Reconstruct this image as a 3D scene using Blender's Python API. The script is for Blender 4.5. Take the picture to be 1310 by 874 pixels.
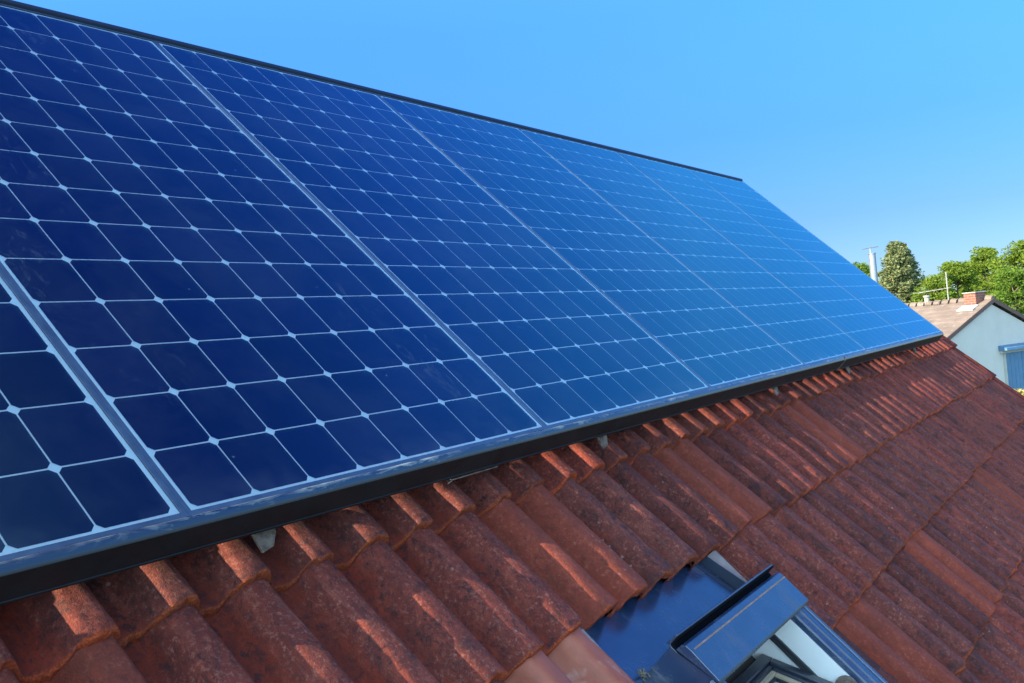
import bpy, bmesh, math, random
import numpy as np
from mathutils import Vector, Matrix, Quaternion

SC = bpy.context.scene
COL = SC.collection
for o in list(bpy.data.objects):
    bpy.data.objects.remove(o)
R_ = math.radians
U = 0.127                    # one solar cell pitch in metres: the roof is laid out in cells
PITCH = 44.0                 # roof pitch, degrees
CT, ST = math.cos(R_(PITCH)), math.sin(R_(PITCH))
GROUND = -5.2

# ------------------------------------------------------------------ camera
cd = bpy.data.cameras.new('Camera')
cam = bpy.data.objects.new('Camera', cd)
COL.objects.link(cam)
right = Vector((0.54432504, -0.83352108, -0.09461952))
up = Vector((0.0519096, -0.07910935, 0.99551349))
back = -Vector((0.83726677, 0.54679458, -0.00020655))
m = Matrix((right, up, back)).transposed().to_4x4()
m.translation = Vector((-0.98692661, -1.25083707, 0.20587774))
cam.matrix_world = m
cd.sensor_width = 36.0
cd.sensor_fit = 'HORIZONTAL'
cd.lens = 1266.25 / 1310.0 * 36.0
cd.clip_start = 0.02
cd.clip_end = 6000
SC.camera = cam

# ------------------------------------------------------------------ sun and sky
SUN_PHI, SUN_EPS = 48.0, 1.65       # in the roof plane: degrees left of the fall line, degrees above the roof
def roof_to_world(v):
    return Vector((v[0], v[1] * CT - v[2] * ST, v[1] * ST + v[2] * CT))
_e, _p = R_(SUN_EPS), R_(SUN_PHI)
SUN = roof_to_world((-math.sin(_p) * math.cos(_e), math.cos(_p) * math.cos(_e), math.sin(_e)))
sl = bpy.data.lights.new('Sun', 'SUN')
sl.energy = 5.0
sl.angle = R_(0.5)
sl.color = (1.0, 0.90, 0.60)
so = bpy.data.objects.new('Sun', sl)
COL.objects.link(so)
so.rotation_euler = SUN.to_track_quat('Z', 'Y').to_euler()
so.location = SUN * 40

world = bpy.data.worlds.new('World')
SC.world = world
world.use_nodes = True
wn, wl = world.node_tree.nodes, world.node_tree.links
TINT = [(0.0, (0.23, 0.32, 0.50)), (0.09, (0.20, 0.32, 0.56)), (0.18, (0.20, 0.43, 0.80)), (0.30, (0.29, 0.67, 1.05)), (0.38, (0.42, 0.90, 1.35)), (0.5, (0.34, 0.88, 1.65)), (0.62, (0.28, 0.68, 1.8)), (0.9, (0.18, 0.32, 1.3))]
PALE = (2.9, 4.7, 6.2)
sky = wn.new('ShaderNodeTexSky')
sky.sky_type = 'NISHITA'
sky.sun_disc = False
sky.sun_elevation = math.asin(SUN.z)
sky.sun_rotation = math.atan2(SUN.x, SUN.y)
sky.altitude = 300
sky.air_density = 1.0
sky.dust_density = 0.15
sky.ozone_density = 3.0
# sky tinted deep blue; brighter, whiter fill added around an axis high behind the camera
tcw = wn.new('ShaderNodeTexCoord'); sxw = wn.new('ShaderNodeSeparateXYZ')
wl.new(tcw.outputs['Generated'], sxw.inputs[0])
def wmath(op, a, b=None):
    x = wn.new('ShaderNodeMath'); x.operation = op
    for sock, v in ((x.inputs[0], a), (x.inputs[1], b)):
        if v is None: continue
        if isinstance(v, (int, float)): sock.default_value = v
        else: wl.new(v, sock)
    return x.outputs[0]
def wramp(fac, stops):
    r = wn.new('ShaderNodeValToRGB'); e = r.color_ramp.elements
    while len(e) < len(stops): e.new(0.5)
    for i, (p, v) in enumerate(stops):
        e[i].position = p; e[i].color = (*[c/4 for c in (v if isinstance(v, tuple) else (v, v, v))], 1)
    wl.new(fac, r.inputs[0]); return r.outputs[0]
def wscale(col, k=4.0):
    x = wn.new('ShaderNodeVectorMath'); x.operation = 'SCALE'; x.inputs['Scale'].default_value = k
    wl.new(col, x.inputs[0]); return x.outputs[0]
def wmul(a, b):
    x = wn.new('ShaderNodeVectorMath'); x.operation = 'MULTIPLY'; wl.new(a, x.inputs[0]); wl.new(b, x.inputs[1]); return x.outputs[0]
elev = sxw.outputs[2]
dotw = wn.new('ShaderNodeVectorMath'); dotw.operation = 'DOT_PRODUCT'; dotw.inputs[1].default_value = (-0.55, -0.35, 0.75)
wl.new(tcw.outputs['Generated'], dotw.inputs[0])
fill_side = dotw.outputs['Value']                              # up to 1 behind the camera
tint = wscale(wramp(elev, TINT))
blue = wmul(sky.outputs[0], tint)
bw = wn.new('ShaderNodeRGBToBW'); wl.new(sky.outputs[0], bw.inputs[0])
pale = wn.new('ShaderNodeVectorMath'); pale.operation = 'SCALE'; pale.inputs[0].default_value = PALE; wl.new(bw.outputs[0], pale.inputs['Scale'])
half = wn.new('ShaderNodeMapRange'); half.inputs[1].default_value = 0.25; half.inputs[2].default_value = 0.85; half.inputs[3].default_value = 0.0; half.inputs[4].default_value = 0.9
half.interpolation_type = 'SMOOTHSTEP'; wl.new(fill_side, half.inputs[0])
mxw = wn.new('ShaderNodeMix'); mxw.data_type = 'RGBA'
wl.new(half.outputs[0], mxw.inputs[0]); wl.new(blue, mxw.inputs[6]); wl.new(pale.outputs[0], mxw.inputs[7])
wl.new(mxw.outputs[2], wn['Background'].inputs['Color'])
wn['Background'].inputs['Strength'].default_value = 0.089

SC.view_settings.view_transform = 'Standard'
SC.view_settings.look = 'None'
SC.view_settings.exposure = 1.75
SC.view_settings.gamma = 1.0
SC.view_settings.use_curve_mapping = False
SC.cycles.max_bounces = 8
SC.cycles.transparent_max_bounces = 12

# ------------------------------------------------------------------ helpers
rng = random.Random(7)
_nr = np.random.RandomState(3)
_T = _nr.rand(64, 64, 64)
def noise(x, y, z=0.0):
    """value noise in [-1, 1]"""
    x, y, z = np.broadcast_arrays(np.asarray(x, float), np.asarray(y, float), np.asarray(z, float))
    i, j, k = np.floor(x).astype(int), np.floor(y).astype(int), np.floor(z).astype(int)
    f, g, h = x - i, y - j, z - k
    f, g, h = f*f*(3-2*f), g*g*(3-2*g), h*h*(3-2*h)
    def t(a, b, c): return _T[(i+a) % 64, (j+b) % 64, (k+c) % 64]
    r = 0
    for a in (0, 1):
        for b in (0, 1):
            for c in (0, 1):
                r = r + t(a, b, c) * (f if a else 1-f) * (g if b else 1-g) * (h if c else 1-h)
    return r * 2 - 1

def tag(o, label=None, cat=None, group=None, kind=None):
    if label: o['label'] = label
    if cat: o['category'] = cat
    if group: o['group'] = group
    if kind: o['kind'] = kind
    return o

def empty(name, loc=(0, 0, 0), rot=(0, 0, 0), parent=None):
    o = bpy.data.objects.new(name, None)
    o.empty_display_size = 0.2
    COL.objects.link(o)
    o.location = loc
    o.rotation_euler = rot
    o.parent = parent
    return o

class MB:
    """collects faces and links them as ONE mesh object"""
    def __init__(s): s.v, s.f, s.mi = [], [], []
    def poly(s, pts, mi=0):
        b = len(s.v); s.v += [tuple(p) for p in pts]; s.f.append(tuple(range(b, b+len(pts)))); s.mi.append(mi)
    def box(s, x0, x1, y0, y1, z0, z1, mi=0, M=None):
        c = [(x, y, z) for z in (z0, z1) for y in (y0, y1) for x in (x0, x1)]
        if M is not None: c = [tuple(M @ Vector(p)) for p in c]
        b = len(s.v); s.v += c
        for q in ((0,2,3,1), (4,5,7,6), (0,1,5,4), (2,6,7,3), (0,4,6,2), (1,3,7,5)):
            s.f.append(tuple(b+i for i in q)); s.mi.append(mi)
    def prism(s, prof, x0, x1, mi=0, axis=0):
        """closed profile (a, b) swept along an axis"""
        n = len(prof); b = len(s.v)
        for x in (x0, x1):
            for a, c in prof:
                s.v.append((x, a, c) if axis == 0 else ((a, x, c) if axis == 1 else (a, c, x)))
        for i in range(n):
            j = (i+1) % n
            s.f.append((b+i, b+j, b+n+j, b+n+i)); s.mi.append(mi)
        s.f.append(tuple(b+i for i in range(n))[::-1]); s.mi.append(mi)
        s.f.append(tuple(b+n+i for i in range(n))); s.mi.append(mi)
    def tube(s, p, q, r0, r1=None, n=8, mi=0, caps=True):
        p, q = Vector(p), Vector(q); r1 = r0 if r1 is None else r1
        d = (q-p).normalized(); a = d.orthogonal().normalized(); c = d.cross(a); b = len(s.v)
        for o, r in ((p, r0), (q, r1)):
            for i in range(n):
                t = 2*math.pi*i/n
                s.v.append(tuple(o + a*math.cos(t)*r + c*math.sin(t)*r))
        for i in range(n):
            j = (i+1) % n
            s.f.append((b+i, b+j, b+n+j, b+n+i)); s.mi.append(mi)
        if caps:
            s.f.append(tuple(b+i for i in range(n))[::-1]); s.mi.append(mi)
            s.f.append(tuple(b+n+i for i in range(n))); s.mi.append(mi)
    def build(s, name, mats, parent=None, scale=1.0, bevel=0, smooth=False, loc=(0,0,0), rot=(0,0,0)):
        me = bpy.data.meshes.new(name)
        vs = [tuple(c*scale for c in p) for p in s.v] if scale != 1.0 else s.v
        me.from_pydata(vs, [], s.f)
        for mt in (mats if isinstance(mats, (list, tuple)) else [mats]): me.materials.append(mt)
        me.polygons.foreach_set('material_index', s.mi)
        bm = bmesh.new(); bm.from_mesh(me); bmesh.ops.recalc_face_normals(bm, faces=bm.faces); bm.to_mesh(me); bm.free()
        if smooth:
            me.polygons.foreach_set('use_smooth', [True]*len(me.polygons))
        o = bpy.data.objects.new(name, me)
        COL.objects.link(o)
        o.parent = parent; o.location = loc; o.rotation_euler = rot
        if bevel:
            b = o.modifiers.new('Bevel', 'BEVEL'); b.width = bevel; b.segments = 2; b.limit_method = 'ANGLE'; b.angle_limit = R_(35)
        return o

def np_mesh(name, V, F, mats, parent=None, smooth=True, attrs=None):
    me = bpy.data.meshes.new(name)
    V = np.asarray(V, np.float32); F = np.asarray(F, np.int32)
    me.vertices.add(len(V)); me.vertices.foreach_set('co', V.ravel())
    k = F.shape[1]
    me.loops.add(F.size); me.loops.foreach_set('vertex_index', F.ravel())
    me.polygons.add(len(F))
    me.polygons.foreach_set('loop_start', np.arange(0, F.size, k, dtype=np.int32))
    me.polygons.foreach_set('loop_total', np.full(len(F), k, np.int32))
    me.update(calc_edges=True)
    if smooth: me.polygons.foreach_set('use_smooth', np.ones(len(F), bool))
    for an, a in (attrs or {}).items():
        at = me.attributes.new(an, 'FLOAT', 'POINT'); at.data.foreach_set('value', np.asarray(a, np.float32))
    for mt in (mats if isinstance(mats, (list, tuple)) else [mats]): me.materials.append(mt)
    me.validate(); me.update()
    o = bpy.data.objects.new(name, me); COL.objects.link(o); o.parent = parent
    return o

# ------------------------------------------------------------------ materials
class Mat:
    def __init__(s, name):
        s.m = bpy.data.materials.new(name); s.m.use_nodes = True
        s.n, s.l = s.m.node_tree.nodes, s.m.node_tree.links
        s.b = s.n['Principled BSDF']
    def new(s, t, **kw):
        nd = s.n.new(t)
        for k, v in kw.items(): setattr(nd, k, v)
        return nd
    def coord(s, scale=(1, 1, 1), out='Object', offset_random=False):
        tc = s.new('ShaderNodeTexCoord'); mp = s.new('ShaderNodeMapping'); mp.inputs['Scale'].default_value = scale
        s.l.new(tc.outputs[out], mp.inputs[0])
        if offset_random:
            oi = s.new('ShaderNodeObjectInfo'); vm = s.new('ShaderNodeVectorMath', operation='SCALE')
            vm.inputs[0].default_value = (37, 23, 11); s.l.new(oi.outputs['Random'], vm.inputs['Scale'])
            s.l.new(vm.outputs[0], mp.inputs['Location'])
        return mp.outputs[0]
    def noise(s, vec, scale, detail=4, rough=0.6, dist=0.0):
        nd = s.new('ShaderNodeTexNoise'); nd.inputs['Scale'].default_value = scale; nd.inputs['Detail'].default_value = detail
        nd.inputs['Roughness'].default_value = rough; nd.inputs['Distortion'].default_value = dist
        s.l.new(vec, nd.inputs['Vector']); return nd.outputs['Fac']
    def ramp(s, fac, stops):
        r = s.new('ShaderNodeValToRGB'); e = r.color_ramp.elements
        while len(e) < len(stops): e.new(0.5)
        for i, (p, c) in enumerate(stops):
            e[i].position = p; e[i].color = (*c, 1) if len(c) == 3 else c
        s.l.new(fac, r.inputs[0]); return r.outputs[0]
    def rampf(s, fac, a, b, lo=0.0, hi=1.0):
        r = s.new('ShaderNodeMapRange'); r.clamp = True
        r.inputs[1].default_value = a; r.inputs[2].default_value = b; r.inputs[3].default_value = lo; r.inputs[4].default_value = hi
        s.l.new(fac, r.inputs[0]); return r.outputs[0]
    def mix(s, fac, a, b, mode='MIX'):
        x = s.new('ShaderNodeMix', data_type='RGBA', blend_type=mode)
        for sock, v in ((x.inputs[0], fac), (x.inputs[6], a), (x.inputs[7], b)):
            if isinstance(v, (int, float)): sock.default_value = v
            elif isinstance(v, tuple): sock.default_value = (*v, 1)
            else: s.l.new(v, sock)
        return x.outputs[2]
    def math(s, op, a, b=None):
        x = s.new('ShaderNodeMath', operation=op)
        for sock, v in ((x.inputs[0], a), (x.inputs[1], b)):
            if v is None: continue
            if isinstance(v, (int, float)): sock.default_value = v
            else: s.l.new(v, sock)
        return x.outputs[0]
    def bump(s, h, strength=0.3, dist=0.01, normal=None):
        b = s.new('ShaderNodeBump'); b.inputs['Strength'].default_value = strength; b.inputs['Distance'].default_value = dist
        s.l.new(h, b.inputs['Height'])
        if normal is not None: s.l.new(normal, b.inputs['Normal'])
        return b.outputs[0]
    def set(s, **kw):
        names = {'base': 'Base Color', 'rough': 'Roughness', 'metal': 'Metallic', 'normal': 'Normal', 'spec': 'Specular IOR Level', 'coat': 'Coat Weight', 'coatr': 'Coat Roughness'}
        for k, v in kw.items():
            i = s.b.inputs[names[k]]
            if isinstance(v, tuple): i.default_value = (*v, 1)
            elif isinstance(v, (int, float)): i.default_value = v
            else: s.l.new(v, i)
        return s.m

def mat_tiles(name, clean=False):
    M = Mat(name)
    c = M.coord()
    geo = M.new('ShaderNodeNewGeometry')
    rnd = geo.outputs['Random Per Island']
    at = M.new('ShaderNodeAttribute', attribute_name='edge').outputs['Fac']
    hg = M.new('ShaderNodeAttribute', attribute_name='hgt').outputs['Fac']
    big = M.noise(c, 5, 5, 0.65, 0.3)
    mid = M.noise(M.coord((1, 0.45, 1)), 22, 6, 0.7, 0.4)
    fine = M.noise(c, 260, 3, 0.7)
    grit = M.noise(c, 620, 2, 0.6)
    if clean:
        base = M.ramp(mid, [(0.3, (0.21, 0.042, 0.019)), (0.6, (0.28, 0.062, 0.030)), (0.8, (0.33, 0.085, 0.044))])
        scr = M.noise(M.coord((1.4, 0.7, 1)), 5, 4, 0.6, 0.6)
        chalk = M.math('MULTIPLY', M.rampf(M.math('ABSOLUTE', M.math('SUBTRACT', scr, 0.52)), 0.0, 0.035, 1, 0), M.rampf(big, 0.52, 0.66))
        base = M.mix(M.math('MULTIPLY', chalk, 0.55), base, (0.55, 0.42, 0.38))
        M.set(base=base, rough=0.55, normal=M.bump(M.noise(c, 120, 6, 0.7), 0.3, 0.003))
        return M.m
    red = M.ramp(mid, [(0.25, (0.115, 0.017, 0.010)), (0.5, (0.175, 0.025, 0.013)), (0.75, (0.25, 0.041, 0.020))])
    weath = M.ramp(mid, [(0.25, (0.086, 0.018, 0.014)), (0.5, (0.152, 0.033, 0.025)), (0.75, (0.235, 0.062, 0.046))])
    # weathered grey-purple skin sits on the crests, the valleys are washed red
    crest = M.rampf(M.math('ADD', hg, M.math('MULTIPLY', M.math('SUBTRACT', big, 0.5), 2.4)), 0.0, 0.45)
    per = M.rampf(rnd, 0, 1, 0.55, 1.0)
    base = M.mix(M.math('MULTIPLY', crest, per), red, weath)
    # blotchy weathering: dark lichen, paler granular wear
    blot = M.noise(M.coord((1, 0.8, 1)), 62, 8, 0.78, 0.5)
    blot2 = M.noise(M.coord((1, 0.7, 1)), 17, 7, 0.75, 0.7)
    dk = M.math('MULTIPLY', M.rampf(blot, 0.47, 0.57), M.rampf(blot2, 0.42, 0.57, 0.20, 0.92))
    base = M.mix(dk, base, (0.040, 0.015, 0.017))
    pl = M.math('MULTIPLY', M.rampf(M.noise(c, 110, 6, 0.75), 0.52, 0.64), M.math('MULTIPLY', crest, M.rampf(blot2, 0.36, 0.60, 0.95, 0.15)))
    base = M.mix(pl, base, (0.31, 0.120, 0.090))
    soot = M.rampf(M.noise(M.coord((1, 0.5, 1)), 11, 6, 0.72, 0.6), 0.54, 0.66)
    base = M.mix(M.math('MULTIPLY', soot, 0.6), base, (0.035, 0.018, 0.020))
    base = M.mix(M.rampf(grit, 0.52, 0.70, 0, 0.55), base, (0.028, 0.014, 0.015))
    st = M.rampf(M.noise(M.coord((7, 0.6, 1)), 5, 5, 0.7, 0.5), 0.62, 0.75)
    base = M.mix(M.math('MULTIPLY', st, 0.35), base, (0.28, 0.125, 0.098))
    vl = M.new('ShaderNodeTexVoronoi'); vl.inputs['Scale'].default_value = 34; M.l.new(c, vl.inputs['Vector'])
    lich = M.math('MULTIPLY', M.rampf(M.math('ADD', vl.outputs['Distance'], M.math('MULTIPLY', fine, 0.25)), 0.20, 0.27, 0.7, 0), M.rampf(M.noise(c, 4, 3), 0.55, 0.65))
    base = M.mix(lich, base, (0.26, 0.19, 0.16))
    # raw orange clay on the broken front edges
    ec = M.ramp(fine, [(0.35, (0.14, 0.024, 0.008)), (0.55, (0.31, 0.054, 0.015)), (0.7, (0.44, 0.10, 0.028))])
    em = M.math('MULTIPLY', M.rampf(M.math('ADD', at, M.math('MULTIPLY', M.math('SUBTRACT', mid, 0.5), 0.9)), 0.35, 0.75), M.rampf(blot2, 0.38, 0.56, 0.5, 1.0))
    base = M.mix(em, base, ec)
    tint = M.ramp(M.math('FRACT', M.math('MULTIPLY', rnd, 7.31)), [(0, (0.72, 0.70, 0.74)), (0.45, (1, 1, 1)), (0.8, (1.12, 1.0, 0.97)), (1, (1.28, 1.06, 1.0))])
    base = M.mix(1.0, base, tint, 'MULTIPLY')
    # worn bright-red individual tiles
    hot = M.rampf(rnd, 0.86, 0.9)
    base = M.mix(M.math('MULTIPLY', hot, 0.4), base, (0.27, 0.044, 0.019))
    h = M.math('ADD', M.math('MULTIPLY', fine, 0.7), M.math('ADD', M.math('MULTIPLY', grit, 0.35), M.math('MULTIPLY', blot, 1.6)))
    M.set(base=base, rough=M.rampf(mid, 0.3, 0.7, 0.72, 0.92), spec=0.25, normal=M.bump(h, 0.75, 0.005))
    return M.m

def mat_simple(name, base, rough=0.5, metal=0.0, var=0.15, scale=12, bump=0.0, spec=0.5):
    M = Mat(name); c = M.coord()
    n = M.noise(c, scale, 5, 0.65)
    lo = tuple(x*(1-var) for x in base); hi = tuple(min(1, x*(1+var)) for x in base)
    M.set(base=M.ramp(n, [(0.3, lo), (0.7, hi)]), rough=M.rampf(n, 0.3, 0.7, rough*0.85, min(1, rough*1.15)), metal=metal, spec=spec)
    if bump: M.set(normal=M.bump(M.noise(c, scale*8, 4), bump, 0.004))
    return M.m

def mat_glass():
    M = Mat('panel_glass')
    c = M.coord((1, 1, 1), offset_random=True)
    tr = M.new('ShaderNodeBsdfTransparent'); tr.inputs[0].default_value = (0.96, 0.98, 1, 1)
    gl = M.new('ShaderNodeBsdfGlossy'); gl.inputs['Roughness'].default_value = 0.03; gl.inputs['Color'].default_value = (0.42, 0.95, 1.0, 1)   # bluish anti-reflective coating
    wob = M.bump(M.noise(c, 3.0, 2), 0.05, 0.004)
    M.l.new(wob, gl.inputs['Normal'])
    fr = M.new('ShaderNodeFresnel'); fr.inputs['IOR'].default_value = 1.66
    m1 = M.new('ShaderNodeMixShader'); M.l.new(fr.outputs[0], m1.inputs[0]); M.l.new(tr.outputs[0], m1.inputs[1]); M.l.new(gl.outputs[0], m1.inputs[2])
    df = M.new('ShaderNodeBsdfDiffuse'); df.inputs[0].default_value = (0.42, 0.47, 0.52, 1)
    sepg = M.new('ShaderNodeSeparateXYZ'); tcg = M.new('ShaderNodeTexCoord'); M.l.new(tcg.outputs['Object'], sepg.inputs[0])
    low = M.math('MULTIPLY', M.rampf(M.math('ADD', sepg.outputs[1], M.math('MULTIPLY', M.noise(c, 9, 4, 0.7), 0.05)), 0.02, 0.075, 1, 0), M.rampf(M.noise(c, 5, 4, 0.7), 0.40, 0.65, 0.0, 0.045))
    cloud = M.math('ADD', low, M.rampf(M.noise(c, 2.3, 6, 0.72, 0.4), 0.42, 0.75, 0.0, 0.022))
    cs = M.coord((1, 0.5, 1), offset_random=True)
    smear = M.math('MULTIPLY', M.rampf(M.noise(cs, 26, 5, 0.75, 1.5), 0.55, 0.75), M.rampf(M.noise(cs, 3.3, 3, 0.6), 0.54, 0.66, 0, 0.08))
    vo = M.new('ShaderNodeTexVoronoi'); vo.inputs['Scale'].default_value = 7; M.l.new(c, vo.inputs['Vector'])
    speck = M.rampf(vo.outputs['Distance'], 0.008, 0.022, 0.16, 0.0)
    dust = M.math('ADD', cloud, M.math('ADD', smear, speck))
    m2 = M.new('ShaderNodeMixShader'); M.l.new(dust, m2.inputs[0]); M.l.new(m1.outputs[0], m2.inputs[1]); M.l.new(df.outputs[0], m2.inputs[2])
    M.l.new(m2.outputs[0], M.n['Material Output'].inputs[0])
    return M.m

def mat_cell():
    M = Mat('solar_cell'); geo = M.new('ShaderNodeNewGeometry')
    c = M.coord((1, 1, 1), offset_random=True)
    n = M.noise(c, 30, 4, 0.6)
    base = M.mix(geo.outputs['Random Per Island'], (0.0008, 0.0028, 0.022), (0.0030, 0.0065, 0.050))
    base = M.mix(M.rampf(n, 0.35, 0.7, 0, 0.35), base, (0.002, 0.005, 0.034))
    return M.set(base=base, rough=0.35, spec=0.25)

def mat_trim():
    """dark anodised metal with dried dirt washed along its top edge"""
    M = Mat('dark_trim'); c = M.coord((1, 1, 1))
    n = M.noise(M.coord((6, 30, 30)), 3, 5, 0.7, 0.6)
    at = M.new('ShaderNodeAttribute', attribute_name='dirt').outputs['Fac']
    d = M.math('MULTIPLY', M.rampf(M.math('ADD', n, M.math('MULTIPLY', at, 0.33)), 0.70, 0.92), M.rampf(M.noise(c, 3.2, 3, 0.6), 0.42, 0.6, 0.05, 0.9))
    base = M.mix(d, (0.014, 0.022, 0.040), (0.34, 0.32, 0.28))
    return M.set(base=base, rough=M.rampf(d, 0, 1, 0.20, 0.8), metal=0.0, spec=0.75)

def mat_leaf(name, a, b, trans=0.35):
    M = Mat(name); geo = M.new('ShaderNodeNewGeometry')
    base = M.mix(geo.outputs['Random Per Island'], a, b)
    df = M.new('ShaderNodeBsdfDiffuse'); tl = M.new('ShaderNodeBsdfTranslucent'); M.l.new(base, df.inputs[0])
    br = M.mix(1.0, base, (1.5, 1.6, 0.7), 'MULTIPLY'); M.l.new(br, tl.inputs[0])
    mx = M.new('ShaderNodeMixShader'); mx.inputs[0].default_value = trans
    M.l.new(df.outputs[0], mx.inputs[1]); M.l.new(tl.outputs[0], mx.inputs[2]); M.l.new(mx.outputs[0], M.n['Material Output'].inputs[0])
    return M.m

def mat_brick():
    M = Mat('chimney_brick'); br = M.new('ShaderNodeTexBrick'); c = M.coord((1, 1, 1))
    sw = M.new('ShaderNodeSeparateXYZ'); M.l.new(c, sw.inputs[0]); cb = M.new('ShaderNodeCombineXYZ')
    M.l.new(M.math('ADD', sw.outputs[0], sw.outputs[1]), cb.inputs[0]); M.l.new(sw.outputs[2], cb.inputs[1]); M.l.new(cb.outputs[0], br.inputs['Vector'])
    br.inputs['Color1'].default_value = (0.22, 0.062, 0.036, 1); br.inputs['Color2'].default_value = (0.15, 0.045, 0.03, 1); br.inputs['Mortar'].default_value = (0.17, 0.13, 0.11, 1)
    br.inputs['Scale'].default_value = 1.0; br.inputs['Brick Width'].default_value = 0.22; br.inputs['Row Height'].default_value = 0.075; br.inputs['Mortar Size'].default_value = 0.008
    return M.set(base=br.outputs['Color'], rough=0.9)

def mat_far_roof():
    M = Mat('weathered_roof_tiles'); c = M.coord()
    n = M.noise(c, 1.3, 6, 0.7, 0.4); f = M.noise(c, 9, 4, 0.7)
    base = M.ramp(n, [(0.3, (0.095, 0.069, 0.058)), (0.5, (0.145, 0.102, 0.086)), (0.7, (0.195, 0.144, 0.122))])
    base = M.mix(M.rampf(f, 0.55, 0.7, 0, 0.6), base, (0.10, 0.078, 0.06))
    base = M.mix(M.rampf(M.noise(c, 3.1, 4, 0.7), 0.6, 0.7, 0, 0.5), base, (0.30, 0.25, 0.21))
    return M.set(base=base, rough=0.9)

M_TILE = mat_tiles('roof_tile')
M_CLEAN = mat_tiles('clean_roof_tile', True)
M_GLASS = mat_glass()
M_CELL = mat_cell()
M_BACK = mat_simple('white_backsheet', (0.88, 0.89, 0.90), 0.5, 0, 0.03, 5)
M_FRAME = mat_simple('black_anodised_frame', (0.026, 0.046, 0.082), 0.36, 0, 0.3, 20, 0, 0.8)
M_TRIM = mat_trim()
M_BLACK = mat_simple('black_skirt', (0.010, 0.010, 0.013), 0.55, 0, 0.3, 14, 0.1, 0.3)
M_CAP = mat_simple('navy_cap', (0.008, 0.014, 0.034), 0.5, 0, 0.25, 9, 0, 0.35)
M_GROOVE = mat_simple('matt_black', (0.004, 0.004, 0.006), 0.95, 0, 0.1, 9, 0, 0.05)
M_MORTAR = mat_simple('red_mortar', (0.13, 0.045, 0.032), 0.9, 0, 0.35, 30, 0.3, 0.2)
M_ALU = mat_simple('grey_aluminium', (0.15, 0.105, 0.085), 0.75, 0.0, 0.7, 35, 0.5, 0.2)
M_DECK = mat_simple('roof_deck', (0.05, 0.04, 0.035), 0.9)
M_WALL = mat_simple('white_render', (0.74, 0.74, 0.72), 0.9, 0, 0.05, 2, 0.2)
def mat_flash():
    M = Mat('slate_grey_sheet'); c = M.coord()
    n = M.noise(c, 9, 5, 0.65); w = M.noise(M.coord((1, 0.4, 1)), 14, 7, 0.75, 1.0)
    d = M.math('MULTIPLY', M.rampf(w, 0.48, 0.70), M.rampf(n, 0.42, 0.62, 0.05, 0.40))
    base = M.mix(d, M.ramp(n, [(0.3, (0.014, 0.024, 0.056)), (0.7, (0.024, 0.040, 0.085))]), (0.11, 0.105, 0.10))
    return M.set(base=base, rough=M.rampf(d, 0, 0.4, 0.22, 0.55), spec=0.8)
M_FLASH = mat_flash()
M_FOLD = mat_simple('dark_fold', (0.010, 0.016, 0.034), 0.6, 0, 0.2, 12, 0, 0.2)
M_LEAD = mat_simple('dull_lead', (0.15, 0.11, 0.115), 0.65, 0.0, 0.3, 25, 0.15)
M_RUBBER = mat_simple('dark_rubber', (0.012, 0.013, 0.018), 0.5, 0, 0.2, 20)
M_WHITEP = mat_simple('white_lining', (0.62, 0.60, 0.58), 0.45, 0, 0.06, 6)
M_SASH = mat_simple('dark_sash_paint', (0.018, 0.022, 0.034), 0.3, 0, 0.2, 14, 0, 0.7)
M_WOOD = mat_simple('pale_sash_wood', (0.36, 0.28, 0.20), 0.5, 0, 0.2, 18)
M_TAUPE = mat_simple('taupe_lining', (0.14, 0.11, 0.10), 0.6, 0, 0.15, 9)
M_DUSTLINE = mat_simple('tan_dust', (0.24, 0.13, 0.09), 0.9, 0, 0.3, 60)
M_STEEL = mat_simple('flue_steel', (0.24, 0.25, 0.27), 0.4, 0.6, 0.1, 6)
M_BRICK = mat_brick()
M_FARROOF = mat_far_roof()
M_VERGE = mat_simple('dark_verge_board', (0.09, 0.05, 0.04), 0.7, 0, 0.2, 6)
M_FARWALL = mat_simple('pale_render', (0.42, 0.385, 0.35), 0.9, 0, 0.08, 1.5, 0.15)
M_SHUT = mat_simple('blue_shutter', (0.06, 0.13, 0.22), 0.5, 0, 0.15, 5)
M_SILL = mat_simple('beige_lintel', (0.30, 0.29, 0.26), 0.8, 0, 0.1, 5)
M_CONC = mat_simple('concrete', (0.24, 0.23, 0.21), 0.9, 0, 0.2, 8)
M_BARK = mat_simple('bark', (0.11, 0.085, 0.06), 0.9, 0, 0.35, 9, 0.5)
M_LEAF = mat_leaf('leaf_green', (0.070, 0.125, 0.020), (0.140, 0.195, 0.036), 0.42)
M_LEAF2 = mat_leaf('leaf_fresh', (0.105, 0.158, 0.024), (0.195, 0.240, 0.048), 0.5)
M_CONIF = mat_leaf('conifer_green', (0.080, 0.098, 0.046), (0.210, 0.220, 0.105), 0.25)
M_YEL = mat_leaf('leaf_yellow', (0.20, 0.17, 0.05), (0.42, 0.30, 0.10), 0.35)

# ------------------------------------------------------------------ ground
def make_ground():
    M = Mat('meadow'); c = M.coord()
    n = M.noise(c, 0.15, 6, 0.7); f = M.noise(c, 6, 5, 0.7)
    M.set(base=M.mix(f, M.ramp(n, [(0.35, (0.045, 0.07, 0.02)), (0.65, (0.09, 0.11, 0.04))]), (0.05, 0.075, 0.022)), rough=0.95, normal=M.bump(f, 0.6, 0.05))
    b = MB(); S = 2500
    b.poly([(-S, -S, 0), (S, -S, 0), (S, S, 0), (-S, S, 0)])
    tag(b.build('ground', M.m, loc=(0, 0, GROUND)), 'green meadow under the houses and trees', None, None, 'structure')
make_ground()

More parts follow.
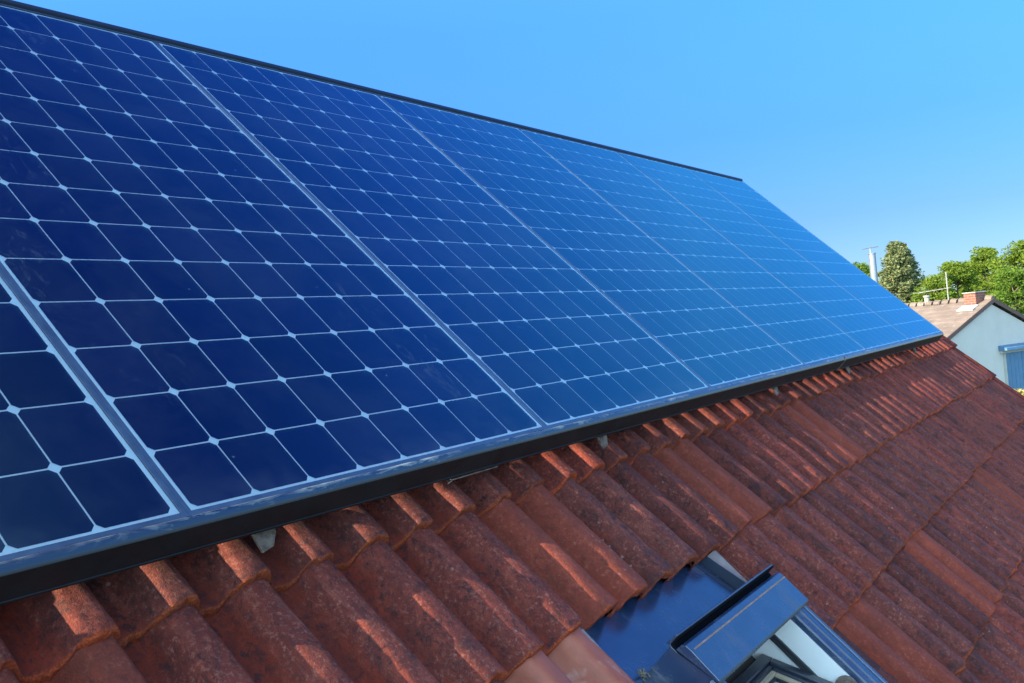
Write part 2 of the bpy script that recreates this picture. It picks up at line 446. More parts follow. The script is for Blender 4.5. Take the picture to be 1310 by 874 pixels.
# ------------------------------------------------------------------ own house: tiled roof
GAUGE, WAVE, TW = 2.69, 1.181, 2.362
AMP, STEP = 0.43, 0.155
V_EDGE0 = -0.63                      # lower edge of the course that shows under the panels
CREST0 = -0.02                       # u of one crest (mod WAVE)
SEAM0 = CREST0 + 0.30 - WAVE         # where one tile laps its neighbour
U_L, U_R = -30.0, 55.0
V_TOP = 15.2
ROWS = range(-10, 6)                 # row j has its lower edge at V_EDGE0 + j*GAUGE
WIN = (6.05, 11.88, -13.3, -3.25)    # hole for the roof window: u0, u1, v0, v1

def wave(u):
    p = 0.5 + 0.5*np.cos(2*np.pi*(u - CREST0)/WAVE)
    g = np.clip((p - 0.08)/0.80, 0, 1)
    return AMP * (g*g*(3 - 2*g))*(0.86 + 0.14*p)

house = empty('tiled_house', (2.0, 0.0, GROUND))
tag(house, 'house with the weathered red tiled roof carrying the solar panels', 'house')
HL = -house.location
ROOF_ROT = (R_(PITCH), 0, 0)

def tile_arrays(u0, u1, v0, vt, nu, nv, seed, verge=False, flat=False):
    """one roof tile: rounded front edge, waved top, closed sides; returns verts, quads, edge mask, height"""
    us = np.linspace(u0, u1, nu+1)
    vs = list(np.linspace(vt, v0 + 0.10, nv+1)) + [v0+0.05, v0+0.018, v0, v0-0.002, v0+0.004]
    drop = [0]*(nv+1) + [0.002, 0.014, 0.045, 0.105, STEP+0.04]
    em = [0]*(nv-1) + [0.0, 0.12] + [0.35, 0.75, 1, 1, 1]
    em = em[:len(vs)]
    vs = np.array(vs); drop = np.array(drop); em = np.array(em, float)
    uu, vv = np.meshgrid(us, vs)
    r = random.Random(seed)
    dz, tilt, dv, tu = r.uniform(-0.022, 0.022), r.uniform(-0.010, 0.010), r.uniform(-0.06, 0.06), r.uniform(-0.018, 0.018)
    sx = (uu - u0)/(u1 - u0)
    z = wave(uu) - AMP - 1.0 - STEP*(vv - v0)/GAUGE + dz + tilt*(vv - v0) + tu*(sx - 0.5) + 0.05*sx - drop[:, None]
    e = em[:, None]*np.ones_like(uu)
    z += 0.010*noise(uu*2.2 + seed*3.1, vv*1.6) + 0.006*noise(uu*9, vv*7, seed)
    rough = np.clip(e, 0, 1)
    vv2 = vv + dv + rough*(0.040*noise(uu*5 + seed*1.7, vv*0+seed) + 0.030*noise(uu*16, vv*14, seed*2.3))
    z += rough*(0.026*noise(uu*14, vv*20, seed*1.3) + 0.016*noise(uu*30, vv*30, seed*1.9))
    V = np.stack([uu, vv2, z], -1).reshape(-1, 3)
    n1 = nu + 1; n2 = len(vs)
    i = np.arange(n2-1)[:, None]*n1 + np.arange(nu)[None, :]
    F = np.stack([i, i+n1, i+n1+1, i+1], -1).reshape(-1, 4)
    hg = (wave(uu)/AMP).reshape(-1); eg = e.reshape(-1)
    # side lips
    Vs, Fs = [V], [F]; hs_, es_ = [hg], [eg]; base = len(V)
    for side in (0, nu):
        idx = np.arange(n2)*n1 + side
        low = V[idx].copy(); low[:, 2] -= (0.9 if (verge and side) else 0.12)
        Vs.append(low); hs_.append(np.zeros(n2)); es_.append(np.full(n2, 0.25))
        a, b = idx[:-1], idx[1:]; c, d = base + np.arange(n2-1), base + np.arange(1, n2)
        Fs.append(np.stack([a, c, d, b], -1) if side == 0 else np.stack([b, d, c, a], -1)); base += n2
    return np.concatenate(Vs), np.concatenate(Fs), np.concatenate(es_), np.concatenate(hs_)

def join(parts):
    V, F, E, H, off = [], [], [], [], 0
    for v, f, e, h in parts:
        V.append(v); F.append(f + off); E.append(e); H.append(h); off += len(v)
    return np.concatenate(V)*U, np.concatenate(F), {'edge': np.concatenate(E), 'hgt': np.concatenate(H)}

def roof_obj(name, parts, mat, parent):
    V, F, A = join(parts)
    o = np_mesh(name, V, F, mat, parent, True, A)
    return o

tiles, verge_t, clean_t = [], [], []
seed = 0
for j in ROWS:
    v0 = V_EDGE0 + j*GAUGE
    vt = min(v0 + GAUGE + 0.35, V_TOP)
    if vt - v0 < 0.3: continue
    k0 = int(math.floor((U_L - SEAM0)/TW))
    k = k0
    while True:
        a, b = SEAM0 + k*TW, SEAM0 + (k+1)*TW
        k += 1
        if a > U_R - 0.5: break
        last = b > U_R - 0.9
        if last: b = U_R
        seed += 1
        near = -6 < a < 16 and -12 < v0 < 3
        vis = a > -8 and -14 < v0 < 4
        nu, nv = (52, 26) if near else ((32, 10) if vis else (14, 3))
        if last:
            verge_t.append(tile_arrays(a, b, v0, vt, nu, nv, seed, True)); continue
        # leave the hole for the roof window
        if v0 < WIN[3] - 0.4 and v0 + GAUGE > WIN[2] + 0.3:
            if a < WIN[0] < b:
                clean_t.append(tile_arrays(a, WIN[0], v0, vt, nu, nv, seed)); continue
            if a < WIN[1] < b:
                tiles.append(tile_arrays(WIN[1], b, v0, vt, nu, nv, seed)); continue
            if WIN[0] <= a and b <= WIN[1]: continue
            if WIN[0] - 1.6 < b <= WIN[0]:
                clean_t.append(tile_arrays(a, b, v0, vt, nu, nv, seed)); continue
        tiles.append(tile_arrays(a, b, v0, vt, nu, nv, seed))
        if last: break
def place_roof(o): o.location = HL; o.rotation_euler = ROOF_ROT; return o
roof = place_roof(roof_obj('roof', tiles, M_TILE, house))
ct = place_roof(roof_obj('replacement_tiles', clean_t, M_CLEAN, house)); ct['label'] = 'clean orange tiles with chalk marks left of the roof window'
vt_ = place_roof(roof_obj('verge_tiles', verge_t, M_TILE, house))
# raised rim of the verge tiles
b = MB()
for j in ROWS:
    v0 = V_EDGE0 + j*GAUGE
    if v0 > 12.5: continue
    r = random.Random(j)
    n0 = -1.0 + r.uniform(-0.02, 0.02)
    prof = [(0, -0.9), (0.16, -0.9), (0.20, -0.05), (0.15, 0.12), (0.05, 0.14), (-0.12, 0.02), (-0.14, -0.25), (0, -0.3)]
    vb, va = v0 - 0.03, v0 + GAUGE - 0.02
    base = len(b.v)
    for vv, dn in ((vb, 0), (va, -STEP)):
        for a, c in prof: b.v.append((U_R + a, vv, n0 + c + dn))
    n = len(prof)
    for i in range(n):
        q = (i+1) % n; b.f.append((base+i, base+q, base+n+q, base+n+i)); b.mi.append(0)
    b.f.append(tuple(base+i for i in range(n))); b.mi.append(0); b.f.append(tuple(base+n+i for i in range(n))); b.mi.append(0)
place_roof(b.build('verge_rim', M_TILE, house, U, bevel=0.004))
# boarding under the tiles, rear slope, ridge caps, walls
b = MB(); b.box(U_L, U_R - 0.3, V_EDGE0 - 10*GAUGE + 0.3, 4.0, -2.05, -1.75)
b.box(U_L, U_R - 0.3, 4.0, V_TOP - 0.1, -2.05, -1.75)
deck = place_roof(MB.build(b, 'roof_boarding', M_DECK, house, U))
def slope_pt(v, n): return (v*CT - n*ST)*U, (v*ST + n*CT)*U
ay, az = slope_pt(V_TOP, -1.35)
b = MB()
nseg = 150
L = abs(V_EDGE0 - 10*GAUGE - V_TOP)*U
for i in range(nseg):
    pass
us = np.linspace(U_L, U_R, 560); ts = np.linspace(0, L, 3)
uu, tt = np.meshgrid(us, ts); zz = wave(uu)*U
Vr = np.stack([uu*U, ay + tt*CT - 0 + (zz-AMP*U)*ST, az - tt*ST + (zz-AMP*U)*CT], -1).reshape(-1, 3)
i = np.arange(2)[:, None]*560 + np.arange(559)[None, :]
rear = np_mesh('rear_roof_slope', Vr, np.stack([i, i+560, i+561, i+1], -1).reshape(-1, 4), M_TILE, house, True,
               {'edge': np.zeros(len(Vr)), 'hgt': (wave(uu)/AMP).reshape(-1)})
rear.location = HL
# ridge caps
cap = []
u = U_L
q = 0
while u < U_R:
    ua, ub = u, min(u + 3.0, U_R)
    nth = 12
    th = np.linspace(-0.25, math.pi + 0.25, nth+1)
    vs_ = []
    for (uu_, rr) in ((ua, 0.86), (ub + 0.18, 0.80), (ub + 0.18, 0.70)):
        for t in th: vs_.append((uu_, math.cos(t)*rr, math.sin(t)*rr*0.85))
    V = np.array(vs_)*U; V[:, 1] += ay; V[:, 2] += az - 0.42*U
    F = []
    for a in range(2):
        for t in range(nth): F.append((a*(nth+1)+t, a*(nth+1)+t+1, (a+1)*(nth+1)+t+1, (a+1)*(nth+1)+t))
    cap.append((V/U, np.array(F), np.zeros(len(V)), np.ones(len(V))))
    u += 3.0
ridge = roof_obj('ridge_caps', cap, M_TILE, house); ridge.location = HL
fy, fz = slope_pt(V_EDGE0 - 10*GAUGE + 3.0, -2.3)
by = 2*ay - fy
b = MB()
gx0, gx1 = U_L*U + 0.25, U_R*U - 0.22
for gx in (gx0, gx1 - 0.24):
    b.prism([(fy, GROUND), (by, GROUND), (by, fz), (ay, az - 0.22), (fy, fz)], gx, gx + 0.24)
b.box(gx0 + 0.24, gx1 - 0.24, fy, fy + 0.24, GROUND, fz)
b.box(gx0 + 0.24, gx1 - 0.24, by - 0.24, by, GROUND, fz)
wl_ = b.build('wall', M_WALL, house); wl_.location = HL

# ------------------------------------------------------------------ roof window (part of the house)
def rb(mb, name, mat, parent, bevel=0.0, smooth=False):
    return mb.build(name, mat, parent, U, bevel, smooth)
WU0, WU1 = 6.72, 11.28
b = MB()                                            # fixed frame: cheeks and head
b.prism([(-12.9, -1.6), (-4.50, -1.6), (-4.50, -0.53), (-4.63, -0.52), (-4.64, -0.37), (-12.9, -0.37)], WU0, WU0+0.10)
b.prism([(-12.9, -1.6), (-4.50, -1.6), (-4.50, -0.53), (-4.63, -0.52), (-4.64, -0.37), (-12.9, -0.37)], WU1-0.10, WU1)
b.box(WU0+0.10, WU1-0.10, -4.60, -4.50, -1.6, -0.53)
b.box(WU0+0.10, WU1-0.10, -12.9, -12.8, -1.6, -0.6)
rw = place_roof(b.build('roof_window', M_FLASH, house, U, bevel=0.002))
rw['label'] = 'open roof window with dark blue-grey metal covers'
b = MB()                                            # flashing apron above and gutters beside
b.prism([(-4.5, -1.24), (-2.9, -1.56), (-2.9, -1.60), (-4.5, -1.28)], 6.28, 11.62)
b.box(6.28, WU0, -13.2, -4.5, -1.25, -1.21)
b.box(WU1, 11.72, -13.2, -4.5, -1.25, -1.21)
rb(b, 'flashing', M_FLASH, rw)
b = MB()
for prof in ([(11.28, 0), (11.40, 0), (11.37, 0.05), (11.32, 0.05)], [(11.50, 0), (11.62, 0), (11.62, 0.20), (11.56, 0.20)]):
    k0 = len(b.v)
    for vv, nn in ((-4.5, -1.245), (-2.9, -1.565)):
        for x, h in prof: b.v.append((x, vv, nn + h))
    for q in ((0,1,5,4), (1,2,6,5), (2,3,7,6), (3,0,4,7), (3,2,1,0), (4,5,6,7)): b.f.append(tuple(k0+z for z in q)); b.mi.append(0)
rb(b, 'flashing_fold', M_FOLD, rw, 0.0015)
for lx in ([(11.64, -1.42), (11.88, -1.42), (11.90, -1.17), (11.86, -1.15), (11.72, -1.30)], [(6.27, -1.34), (5.98, -1.34), (5.96, -1.10), (6.04, -1.08), (6.14, -1.24)]):
    b = MB(); b.prism(lx, -13.2, -3.36, axis=1); rb(b, 'lead_strip', M_LEAD, rw, 0.002)
b = MB(); b.box(WU1+0.03, 11.86, -13.2, -5.2, -1.28, -1.10); rb(b, 'mortar_fillet', M_MORTAR, rw, 0.01)
b = MB()                                            # hood: lip, groove, rolled top edge, flat plate
b.prism([(-4.43, -0.52), (-4.45, -0.285), (-4.47, -0.27), (-4.49, -0.285), (-4.49, -0.49), (-4.60, -0.49), (-4.62, -0.36), (-4.68, -0.295),
         (-4.78, -0.285), (-5.40, -0.298), (-5.44, -0.33), (-5.44, -0.42), (-5.41, -0.42), (-5.40, -0.355), (-4.65, -0.50)],
        WU0 - 0.05, WU1 + 0.10)
rb(b, 'hood', M_FLASH, rw, 0.002)
b = MB(); b.box(WU0+0.05, WU1+0.09, -4.815, -4.785, -0.290, -0.281); rb(b, 'dust_line', M_DUSTLINE, rw)
b = MB(); b.box(WU0-0.045, WU1+0.095, -4.598, -4.52, -0.487, -0.46); b.box(WU0-0.045, WU1+0.095, -4.52, -4.492, -0.487, -0.292); rb(b, 'hood_groove', M_GROOVE, rw)
for name_, (a, c) in (('rail', (WU0 - 0.06, WU0 + 0.36)), ('rail', (WU1 - 0.44, WU1 + 0.02))):
    b = MB()
    b.prism([(a, -0.60), (a, -0.44), (a+0.05, -0.38), (c-0.14, -0.38), (c-0.10, -0.44), (c-0.02, -0.46), (c, -0.60)] if a < 8 else
            [(a, -0.72), (a, -0.50), (a+0.02, -0.48), (a+0.15, -0.44), (a+0.17, -0.41), (c-0.03, -0.39), (c, -0.42), (c, -0.9)], -12.6, -5.30, axis=1)
    rb(b, name_, M_FLASH, rw, 0.002)
b = MB()                                            # white inner lining
b.box(10.80, 10.86, -12.5, -4.70, -3.2, -0.62)
b.box(7.08, 7.14, -12.5, -4.70, -3.2, -0.62)
rb(b, 'lining', M_WHITEP, rw)
b = MB(); b.box(7.14, 10.80, -5.0, -4.92, -3.2, -0.55); rb(b, 'head_lining', M_TAUPE, rw)
b = MB(); b.box(10.745, 10.80, -12.4, -5.0, -1.14, -1.06); b.box(10.755, 10.80, -12.4, -5.0, -1.20, -1.15); rb(b, 'seal', M_RUBBER, rw, 0.001)
# sash, swung on its middle hinges: local frame with t down the sash, w out of its face
PIV = Vector((0, -8.75, 0.10)); A = R_(26.5)
def sash_pt(u, t, w):       # t>0 towards the ridge, w normal to the sash
    return Vector((u, PIV.y + t*math.cos(A) + w*math.sin(A)*1.0, PIV.z - t*math.sin(A) + w*math.cos(A)))
SM = Matrix(((1, 0, 0, 0), (0, math.cos(A), math.sin(A), PIV.y), (0, -math.sin(A), math.cos(A), PIV.z), (0, 0, 0, 1)))
def sash_frame(u0, u1, t0, t1, wd, w0, w1, mb):
    mb.box(u0, u1, t1-wd, t1, w0, w1, 0, SM); mb.box(u0, u1, t0, t0+wd, w0, w1, 0, SM)
    mb.box(u0, u0+wd, t0+wd, t1-wd, w0, w1, 0, SM); mb.box(u1-wd, u1, t0+wd, t1-wd, w0, w1, 0, SM)
T1 = 3.66
b = MB(); sash_frame(7.18, 10.76, -3.7, T1, 0.22, -0.42, -0.0, b); sash_frame(7.40, 10.54, -3.48, T1-0.22, 0.10, -0.40, -0.06, b); rb(b, 'sash', M_SASH, rw, 0.003)
b = MB(); sash_frame(7.50, 10.44, -3.38, T1-0.32, 0.10, -0.40, -0.10, b); rb(b, 'sash_bead', M_WOOD, rw, 0.002)
b = MB(); sash_frame(7.60, 10.34, -3.28, T1-0.42, 0.05, -0.40, -0.16, b); rb(b, 'gasket', M_RUBBER, rw)
def mat_pane():
    M = Mat('window_pane'); M.set(base=(0.30, 0.32, 0.29), rough=0.06, spec=0.6); return M.m
b = MB(); b.box(7.65, 10.29, -3.23, T1-0.47, -0.30, -0.22, 0, SM); rb(b, 'pane', mat_pane(), rw)
b = MB()
for r_, z_ in ((0.22, 10.72), (0.15, 10.70), (0.07, 10.68)):
    b.tube((10.80, -6.95, -0.80), (z_, -6.95, -0.80), r_, n=20)
rb(b, 'hinge', M_ALU, rw, 0.001)
# debris caught at the flashing corner
b = MB()
for _ in range(22):
    p = Vector((6.58 + rng.gauss(0, .05), -4.47 + rng.gauss(0, .04), -1.20 + abs(rng.gauss(0, .03))))
    d = Vector((rng.gauss(0, 1), rng.gauss(0, 1), rng.gauss(0, .6))).normalized()*0.04
    b.tube(p-d, p+d, 0.016, 0.008, 5)
rb(b, 'leaf_litter', M_BARK, rw)

# ------------------------------------------------------------------ solar panels
PW = 8.266
def make_panel():
    root = empty('solar_panel')
    f = MB()
    x0, x1, y0, y1 = -0.1315, 8.1315, -0.112, 14.112; w = 0.069
    f.box(x0, x1, y0, y0+w, -0.32, 0.003); f.box(x0, x1, y1-w, y1, -0.32, 0.003)
    f.box(x0, x0+w, y0+w, y1-w, -0.32, 0.003); f.box(x1-w, x1, y0+w, y1-w, -0.32, 0.003)
    rb(f, 'frame', M_FRAME, root)
    k = MB(); k.box(x0+w, x1-w, y0+w, y1-w, -0.045, -0.022); rb(k, 'backsheet', M_BACK, root)
    c = MB(); g, ch = 0.0125, 0.070
    for i in range(8):
        for j in range(14):
            a, b_, p, q = i+g, i+1-g, j+g, j+1-g
            c.poly([(a+ch, p, -0.0175), (b_-ch, p, -0.0175), (b_, p+ch, -0.0175), (b_, q-ch, -0.0175), (b_-ch, q, -0.0175), (a+ch, q, -0.0175), (a, q-ch, -0.0175), (a, p+ch, -0.0175)])
    rb(c, 'solar_cells', M_CELL, root)
    gsh = MB(); gsh.poly([(x0+w, y0+w, 0.0), (x1-w, y0+w, 0.0), (x1-w, y1-w, 0.0), (x0+w, y1-w, 0.0)]); rb(gsh, 'glass', M_GLASS, root)
    return root
def copy_tree(o, parent=None):
    c = o.copy(); COL.objects.link(c); c.parent = parent
    for ch in o.children: copy_tree(ch, c)
    return c
PLAB = ['first solar panel of the row, only its lower right corner showing',
        'second solar panel, the largest in the photo, its big dark cells closest to the camera',
        'third solar panel from the left, between the largest panel and the fourth',
        'middle solar panel of the seven, fourth from the left',
        'fifth solar panel from the left, third from the far gable end',
        'sixth solar panel from the left, next to the last one by the gable',
        'last solar panel of the row, pale blue with reflected sky, at the far gable end']
proto = make_panel()
PLAB += ['solar panel of the row just outside the left photo edge', 'solar panel at the far left end of the row, outside the photo']
for i in range(9):
    o = proto if i == 0 else copy_tree(proto)
    o.location = roof_to_world(((i-1 if i < 7 else 5-i)*PW*U, 0, 0)); o.rotation_euler = ROOF_ROT
    tag(o, PLAB[i], 'solar panel', 'solar panels in one row on the roof')
UA, UB = -3*PW - 0.14, 5*PW + 8.13

def roof_thing(name, label, cat, group=None):
    o = empty(name, (0, 0, 0), ROOF_ROT); tag(o, label, cat, group); return o
# lower trim: sloped top that mirrors the sky and a black front skirt
t = roof_thing('front_trim', 'long dark trim with black front skirt along the lower edge of the panels', 'trim')
NX = 500
us = np.linspace(UA, UB, NX)
prof = [(-0.118, -0.30, 0), (-0.118, 0.004, 1), (-0.128, 0.008, 1), (-0.18, -0.022, 0.45), (-0.232, -0.055, 0.1), (-0.240, -0.066, 0)]
V = np.array([[(u, p[0], p[1]) for p in prof] for u in us]).reshape(-1, 3); np_ = len(prof)
V[:, 2] += 0.004*noise(V[:, 0]*0.35, 0.0, 3.0)
i = np.arange(NX-1)[:, None]*np_ + np.arange(np_-1)[None, :]
F = np.stack([i, i+np_, i+np_+1, i+1], -1).reshape(-1, 4)
np_mesh('cover_strip', V*U, F, M_TRIM, t, False, {'dirt': np.tile([p[2] for p in prof], NX)})
b = MB(); b.prism([(-0.239, -0.070), (-0.239, -0.50), (-0.252, -0.50), (-0.252, -0.525), (-0.239, -0.528), (-0.239, -0.56), (-0.19, -0.56), (-0.19, -0.070)], UA, UB)
rb(b, 'skirt', M_BLACK, t, 0.0015)
b = MB(); b.prism([(-0.118, 0.0), (-0.238, -0.070), (-0.238, -0.56), (-0.118, -0.56)], UB + 0.002, UB + 0.03); rb(b, 'end_cap', M_BLACK, t)
for uj in (29.2,):
    b = MB(); b.prism([(-0.13, 0.016), (-0.245, -0.055), (-0.262, -0.12), (-0.262, -0.58), (-0.248, -0.58), (-0.243, -0.075), (-0.13, 0.008)], uj, uj + (0.05 if uj < 10 else 0.14))
    rb(b, 'joint_clip', M_ALU if uj > 10 else M_BLACK, t)
b = MB(); b.tube((5.42, -0.262, -0.565), (6.75, -0.258, -0.555), 0.011, n=6); b.tube((5.42, -0.262, -0.565), (5.30, -0.28, -0.62), 0.011, n=6); b.tube((5.42, -0.262, -0.565), (5.30, -0.275, -0.52), 0.011, n=6)
rb(b, 'cable_tie', M_ALU, t)
# upper trim
t = roof_thing('top_trim', 'thin dark navy trim along the upper edge of the panels under the sky', 'trim')
b = MB(); b.prism([(14.118, -0.30), (14.118, 0.01), (14.14, 0.065), (14.22, 0.085), (14.30, 0.06), (14.30, -0.30)], UA, UB + 0.02)
rb(b, 'cap_strip', M_CAP, t, 0.002)
# mounting rails with their roof hooks
RLAB = {-4.1: ('grey mounting rail under the first panel, near the left photo edge', 0),
        1.34: ('grey mounting rail whose bent end shows under the largest panel', 1),
        11.0: ('grey mounting rail whose end shows under the middle of the third panel', 1),
        22.6: ('grey mounting rail whose end shows below the seam of fourth and fifth panel', 1),
        31.3: ('grey mounting rail whose end shows under the start of the sixth panel', 1),
        44.0: ('grey mounting rail whose end shows under the last panel by the gable', 1)}
for u0, (lab, vis) in RLAB.items():
    r = roof_thing('mounting_rail', lab, 'mounting rail', 'mounting rails under the panels')
    b = MB(); e = -0.42 if vis else 0.3
    for va, vb in ((0.0, 2.3), (8.8, 11.0)):
        b = MB()
        b.prism([(u0-0.20, -0.64), (u0+0.20, -0.64), (u0+0.20, -0.60), (u0+0.06, -0.58), (u0+0.06, -0.34), (u0-0.06, -0.34), (u0-0.06, -0.58), (u0-0.20, -0.60)], va, vb, axis=1)
        rb(b, 'rail_profile', M_ALU, r, 0.001)
    if vis:
        b = MB()
        top = [(u0-0.22, -0.05, -0.60), (u0+0.26, 0.02, -0.58)]; low = [(u0-0.08, -0.40, -0.80), (u0+0.12, -0.36, -0.77)]
        q4 = [top[0], top[1], low[1], (u0+0.26, -0.22, -0.74), low[0]]
        q4 = [top[0], top[1], (u0+0.23, -0.20, -0.69), low[1], low[0]]
        k0 = len(b.v); n5 = len(q4)
        b.v += q4 + [(x, y+0.02, z-0.04) for x, y, z in q4]
        b.f += [tuple(range(k0, k0+n5)), tuple(range(k0+2*n5-1, k0+n5-1, -1))] + [(k0+i, k0+n5+i, k0+n5+(i+1) % n5, k0+(i+1) % n5) for i in range(n5)]
        b.mi += [0]*(n5+2)
        rb(b, 'end_plate', M_ALU, r, 0.001)
    for vh in (1.7, 9.8):
        b = MB(); b.box(u0-0.13, u0+0.13, vh-0.05, vh+0.05, -1.75, -0.64); b.box(u0-0.13, u0+0.13, vh+0.05, vh+1.2, -1.45, -1.38); rb(b, 'roof_hook', M_ALU, r)

# ------------------------------------------------------------------ neighbouring house
CX, CY, CZ = -0.98692661, -1.25083707, 0.20587774
def polar(az, d): return CX + d*math.cos(R_(az)), CY + d*math.sin(R_(az))
PSI = 62.0
px, py = polar(7.23, 34.0)
PEAK = CZ - 34*math.tan(R_(0.18)) - GROUND          # gable peak above ground
nb = empty('gabled_house', (px, py, GROUND), (0, 0, R_(PSI - 90)))   # local x right along the gable, y along the ridge
tag(nb, 'pale rendered house with brown tiled roof beyond the far roof edge', 'house')
W2, LEN, TP = 5.4, 12.0, 0.445
EH = PEAK - 0.16 - W2*TP
b = MB(); b.prism([(-W2, 0), (W2, 0), (W2, EH), (0, PEAK-0.16), (-W2, EH)], 0.0, LEN, axis=1); b.build('wall', M_FARWALL, nb)
b = MB()
ov = 0.35
for s in (-1, 1):
    xe, ze = s*(W2+ov), PEAK - (W2+ov)*TP
    nrow = 22
    for r in range(nrow):                          # overlapping tile courses
        a0, a1 = r/nrow, (r+1.15)/nrow
        p0 = (s*(W2+ov)*a0, PEAK - (W2+ov)*TP*a0); p1 = (s*(W2+ov)*min(a1, 1), PEAK - (W2+ov)*TP*min(a1, 1) + 0.03)
        b.prism([p0, p1, (p1[0], p1[1]-0.05), (p0[0], p0[1]-0.05)], -0.07, LEN+0.07, axis=1)
for y in range(40):                                # ridge caps
    b.tube((0, -0.07 + y*0.31, PEAK+0.0), (0, 0.15 + y*0.31, PEAK+0.02), 0.11, 0.12, 8)
rf = b.build('roof', M_FARROOF, nb)
for s in (-1, 1):
    b = MB(); b.prism([(0, PEAK+0.03), (s*(W2+ov), PEAK+0.03-(W2+ov)*TP), (s*(W2+ov), PEAK-0.10-(W2+ov)*TP), (0, PEAK-0.10)], -0.10, -0.072, axis=1); b.build('verge_board', M_VERGE, nb)
ch = MB(); ch.box(-0.40, 0.08, 0.24, 0.66, PEAK-0.5, PEAK+0.24); cho = ch.build('chimney', M_BRICK, rf, bevel=0.01)
b = MB(); b.box(-0.43, 0.11, 0.21, 0.69, PEAK+0.242, PEAK+0.28); b.build('chimney_cap', M_CONC, rf, bevel=0.01)
b = MB(); b.prism([(-0.41, PEAK-0.41*TP+0.06), (-0.70, PEAK-0.70*TP+0.07), (-0.70, PEAK-0.70*TP+0.03), (-0.41, PEAK-0.41*TP+0.02)], 0.16, 0.72, axis=1); b.build('chimney_flashing', mat_simple('white_flashing', (0.36, 0.36, 0.36), 0.6), rf)
b = MB(); b.tube((0.1, 4.47, PEAK-0.3), (0.1, 4.47, CZ + 38.4*math.tan(R_(2.75)) - GROUND), 0.12, n=20)
zt = CZ + 38.4*math.tan(R_(2.75)) - GROUND
b.tube((0.1, 4.47, zt), (0.1, 4.47, zt+0.03), 0.14, n=20); b.build('flue_pipe', M_STEEL, rf, smooth=False)
b = MB(); b.tube((0.02, 4.45, zt), (0.02, 4.45, zt+0.20), 0.025, n=6); b.tube((-0.2, 4.6, zt+0.2), (0.25, 4.3, zt+0.24), 0.02, n=6); b.build('cowl', M_STEEL, rf)
b = MB(); zm = CZ + 35.4*math.tan(R_(1.45)) - GROUND
b.tube((0, 1.51, PEAK), (0, 1.51, zm), 0.020, n=8); b.tube((-0.9, 1.92, PEAK+0.40), (0.12, 1.45, PEAK+0.50), 0.009, n=6)
for q in range(5): b.tube((-0.9+q*0.2, 1.92-q*0.09-0.2, PEAK+0.42+q*0.015), (-0.9+q*0.2, 1.92-q*0.09+0.2, PEAK+0.42+q*0.015), 0.006, n=5)
b.build('antenna', M_CONC, rf)
b = MB(); b.tube((0, 2.32, PEAK), (0, 2.32, PEAK+0.26), 0.08, n=12); b.tube((0, 2.32, PEAK+0.26), (0, 2.32, PEAK+0.32), 0.11, n=12); b.build('roof_vent', M_CONC, rf)
wtop = CZ - 33.9*math.tan(R_(2.74)) - GROUND
wf = MB(); wf.box(0.31, 0.39, -0.05, 0.05, wtop-2.3, wtop-0.12); wf.box(1.92, 2.00, -0.05, 0.05, wtop-2.3, wtop-0.12); wf.box(0.23, 2.08, -0.12, 0.0, wtop-2.38, wtop-2.3)
win = wf.build('window', M_SILL, nb)
b = MB(); b.prism([(-0.30, wtop-0.10), (0.0, wtop-0.10), (0.0, wtop+0.06), (-0.28, wtop-0.02)], 0.12, 2.20, axis=0); b.build('shutter_box', M_SHUT, win)
b = MB(); b.box(0.16, 2.16, -0.10, 0.0, wtop-0.19, wtop-0.102); b.build('lintel', M_SILL, win)
for k in range(2):
    b = MB(); x0 = 0.40 + k*0.76
    for q in range(4): b.box(x0 + q*0.188, x0 + q*0.188 + 0.177, -0.055, -0.02, wtop-2.29, wtop-0.2)
    b.build('shutter', M_SHUT, win)

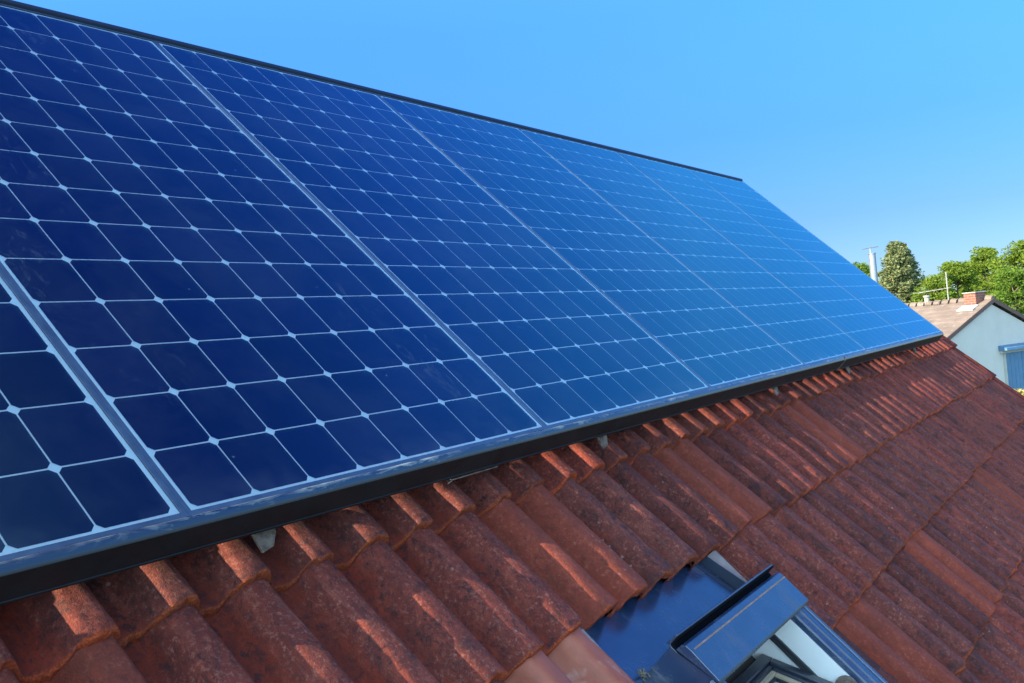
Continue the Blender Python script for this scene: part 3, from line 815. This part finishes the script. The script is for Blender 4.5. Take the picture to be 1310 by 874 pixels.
# ------------------------------------------------------------------ trees
def tree(name, label, cat, az, dist, top_el, width, mat, kind, seed_, leaf=0.16, nclump=150, per=70, group=None):
    r = random.Random(seed_); nr = np.random.RandomState(seed_)
    x, y = polar(az, dist); H = CZ + dist*math.tan(R_(top_el)) - GROUND
    o = empty(name, (x, y, GROUND), (0, 0, r.uniform(0, 6)))
    tag(o, label, cat, group)
    base = H*(0.16 if kind == 'conifer' else 0.24)
    t = MB(); rt = 0.018*H + 0.05
    pts = [Vector((0, 0, -0.2))]
    for q in range(1, 7): pts.append(Vector((r.gauss(0, .05)*q*0.4, r.gauss(0, .05)*q*0.4, H*0.9*q/6)))
    for q in range(6): t.tube(pts[q], pts[q+1], rt*(1-q/6.6), rt*(1-(q+1)/6.6), 9)
    cl = []
    for q in range(nclump):
        for _ in range(30):
            f = r.random()**(1.25 if kind == 'conifer' else 0.8)
            z = base + (H - base)*f
            if kind == 'conifer': rad = width*0.5*((1-f)**0.62)*1.02 + 0.10
            else: rad = width*0.5*math.sin(math.pi*min(1, max(0.04, 0.16 + 0.80*f)))**0.75
            a = r.uniform(0, 2*math.pi); k = math.sqrt(r.uniform(0.12, 1.0))
            lump = 0.84 + (0.34 if kind == 'conifer' else 0.46)*float(noise(math.cos(a)*1.7 + seed_, math.sin(a)*1.7, f*4.5))
            up_ = 0.06*(H - base)*float(noise(math.cos(a)*2.6 + 7, math.sin(a)*2.6, seed_)) if f > 0.55 and kind != 'conifer' else 0
            cl.append((math.cos(a)*rad*k*lump, math.sin(a)*rad*k*lump, min(z + up_, H) - 0.1)); break
    for c in r.sample(cl, min(len(cl), 34)):        # limbs that reach into the crown
        c = Vector(c); zb = max(base*0.7, c.z - (c.xy.length)*0.7)
        q = min(5, int(zb/(H*0.9)*6)); s0 = pts[q].lerp(pts[q+1], min(1, zb/(H*0.9)*6 - q))
        t.tube(s0, c, rt*0.30, 0.012, 6)
    t.build('trunk', M_BARK, o, smooth=True)
    V, F = [], []
    C_ = np.array(cl)
    rc = (0.30 if kind == 'conifer' else 0.44)*(width/4.5)**0.5
    for c in C_:
        n = int(per*nr.uniform(0.6, 1.3)); s = rc*nr.uniform(0.6, 1.25)
        p = nr.normal(size=(n, 3)); p /= np.linalg.norm(p, axis=1)[:, None]; p *= (nr.rand(n, 1)**0.45)*s; p[:, 2] *= 0.72; p += c
        d = nr.normal(size=(n, 3)); d[:, 2] *= 0.6; d /= np.linalg.norm(d, axis=1)[:, None]
        e = np.cross(d, nr.normal(size=(n, 3))); e /= np.linalg.norm(e, axis=1)[:, None]
        ls = leaf*nr.uniform(0.6, 1.3, (n, 1)); wd = 0.42
        V.append(np.stack([p - d*ls*0.5, p + e*ls*wd*0.5, p + d*ls*0.5, p - e*ls*wd*0.5], 1).reshape(-1, 3))
    V = np.concatenate(V); F = np.arange(len(V)).reshape(-1, 4)
    np_mesh('crown', V, F, mat, o, False)
    return o
G = 'leafy trees behind the neighbouring house'
tree('conifer_tree', 'dense grey-green conifer with rounded peak beside the steel flue pipe', 'tree', 11.55, 62, 3.30, 6.0, M_CONIF, 'conifer', 11, 0.20, 560, 90)
tree('leafy_tree', 'low green tree half hidden behind the steel flue pipe', 'tree', 13.6, 70, 2.35, 5.0, M_LEAF, 'leafy', 5, 0.24, 160, 70, G)
tree('leafy_tree', 'yellow-green low tree between the conifer and the antenna', 'tree', 9.9, 60, 1.25, 3.6, M_LEAF2, 'leafy', 21, 0.20, 150, 80, G)
tree('leafy_tree', 'bright green tree rising right behind the antenna mast', 'tree', 8.7, 66, 1.95, 4.2, M_LEAF2, 'leafy', 33, 0.20, 190, 80, G)
tree('leafy_tree', 'tall bright green tree behind the brick chimney', 'tree', 7.35, 70, 2.45, 4.6, M_LEAF2, 'leafy', 42, 0.22, 210, 80, G)
tree('leafy_tree', 'large green tree at the right photo edge behind the gable peak', 'tree', 5.1, 62, 2.55, 6.0, M_LEAF2, 'leafy', 57, 0.20, 260, 80, G)
tree('leafy_tree', 'dark green tree low behind the right slope of the gabled house', 'tree', 6.2, 54, 1.2, 3.6, M_LEAF, 'leafy', 64, 0.18, 150, 80, G)
tree('leafy_tree', 'deeper green tree standing far back between the conifer and the chimney', 'tree', 8.2, 92, 1.6, 9.0, M_LEAF, 'leafy', 71, 0.3, 210, 70, G)
tree('yellow_shrub', 'yellowing shrub top just past the roof edge below the blue shutters', 'shrub', 6.25, 25.5, -4.95, 1.5, M_YEL, 'leafy', 88, 0.10, 70, 60)
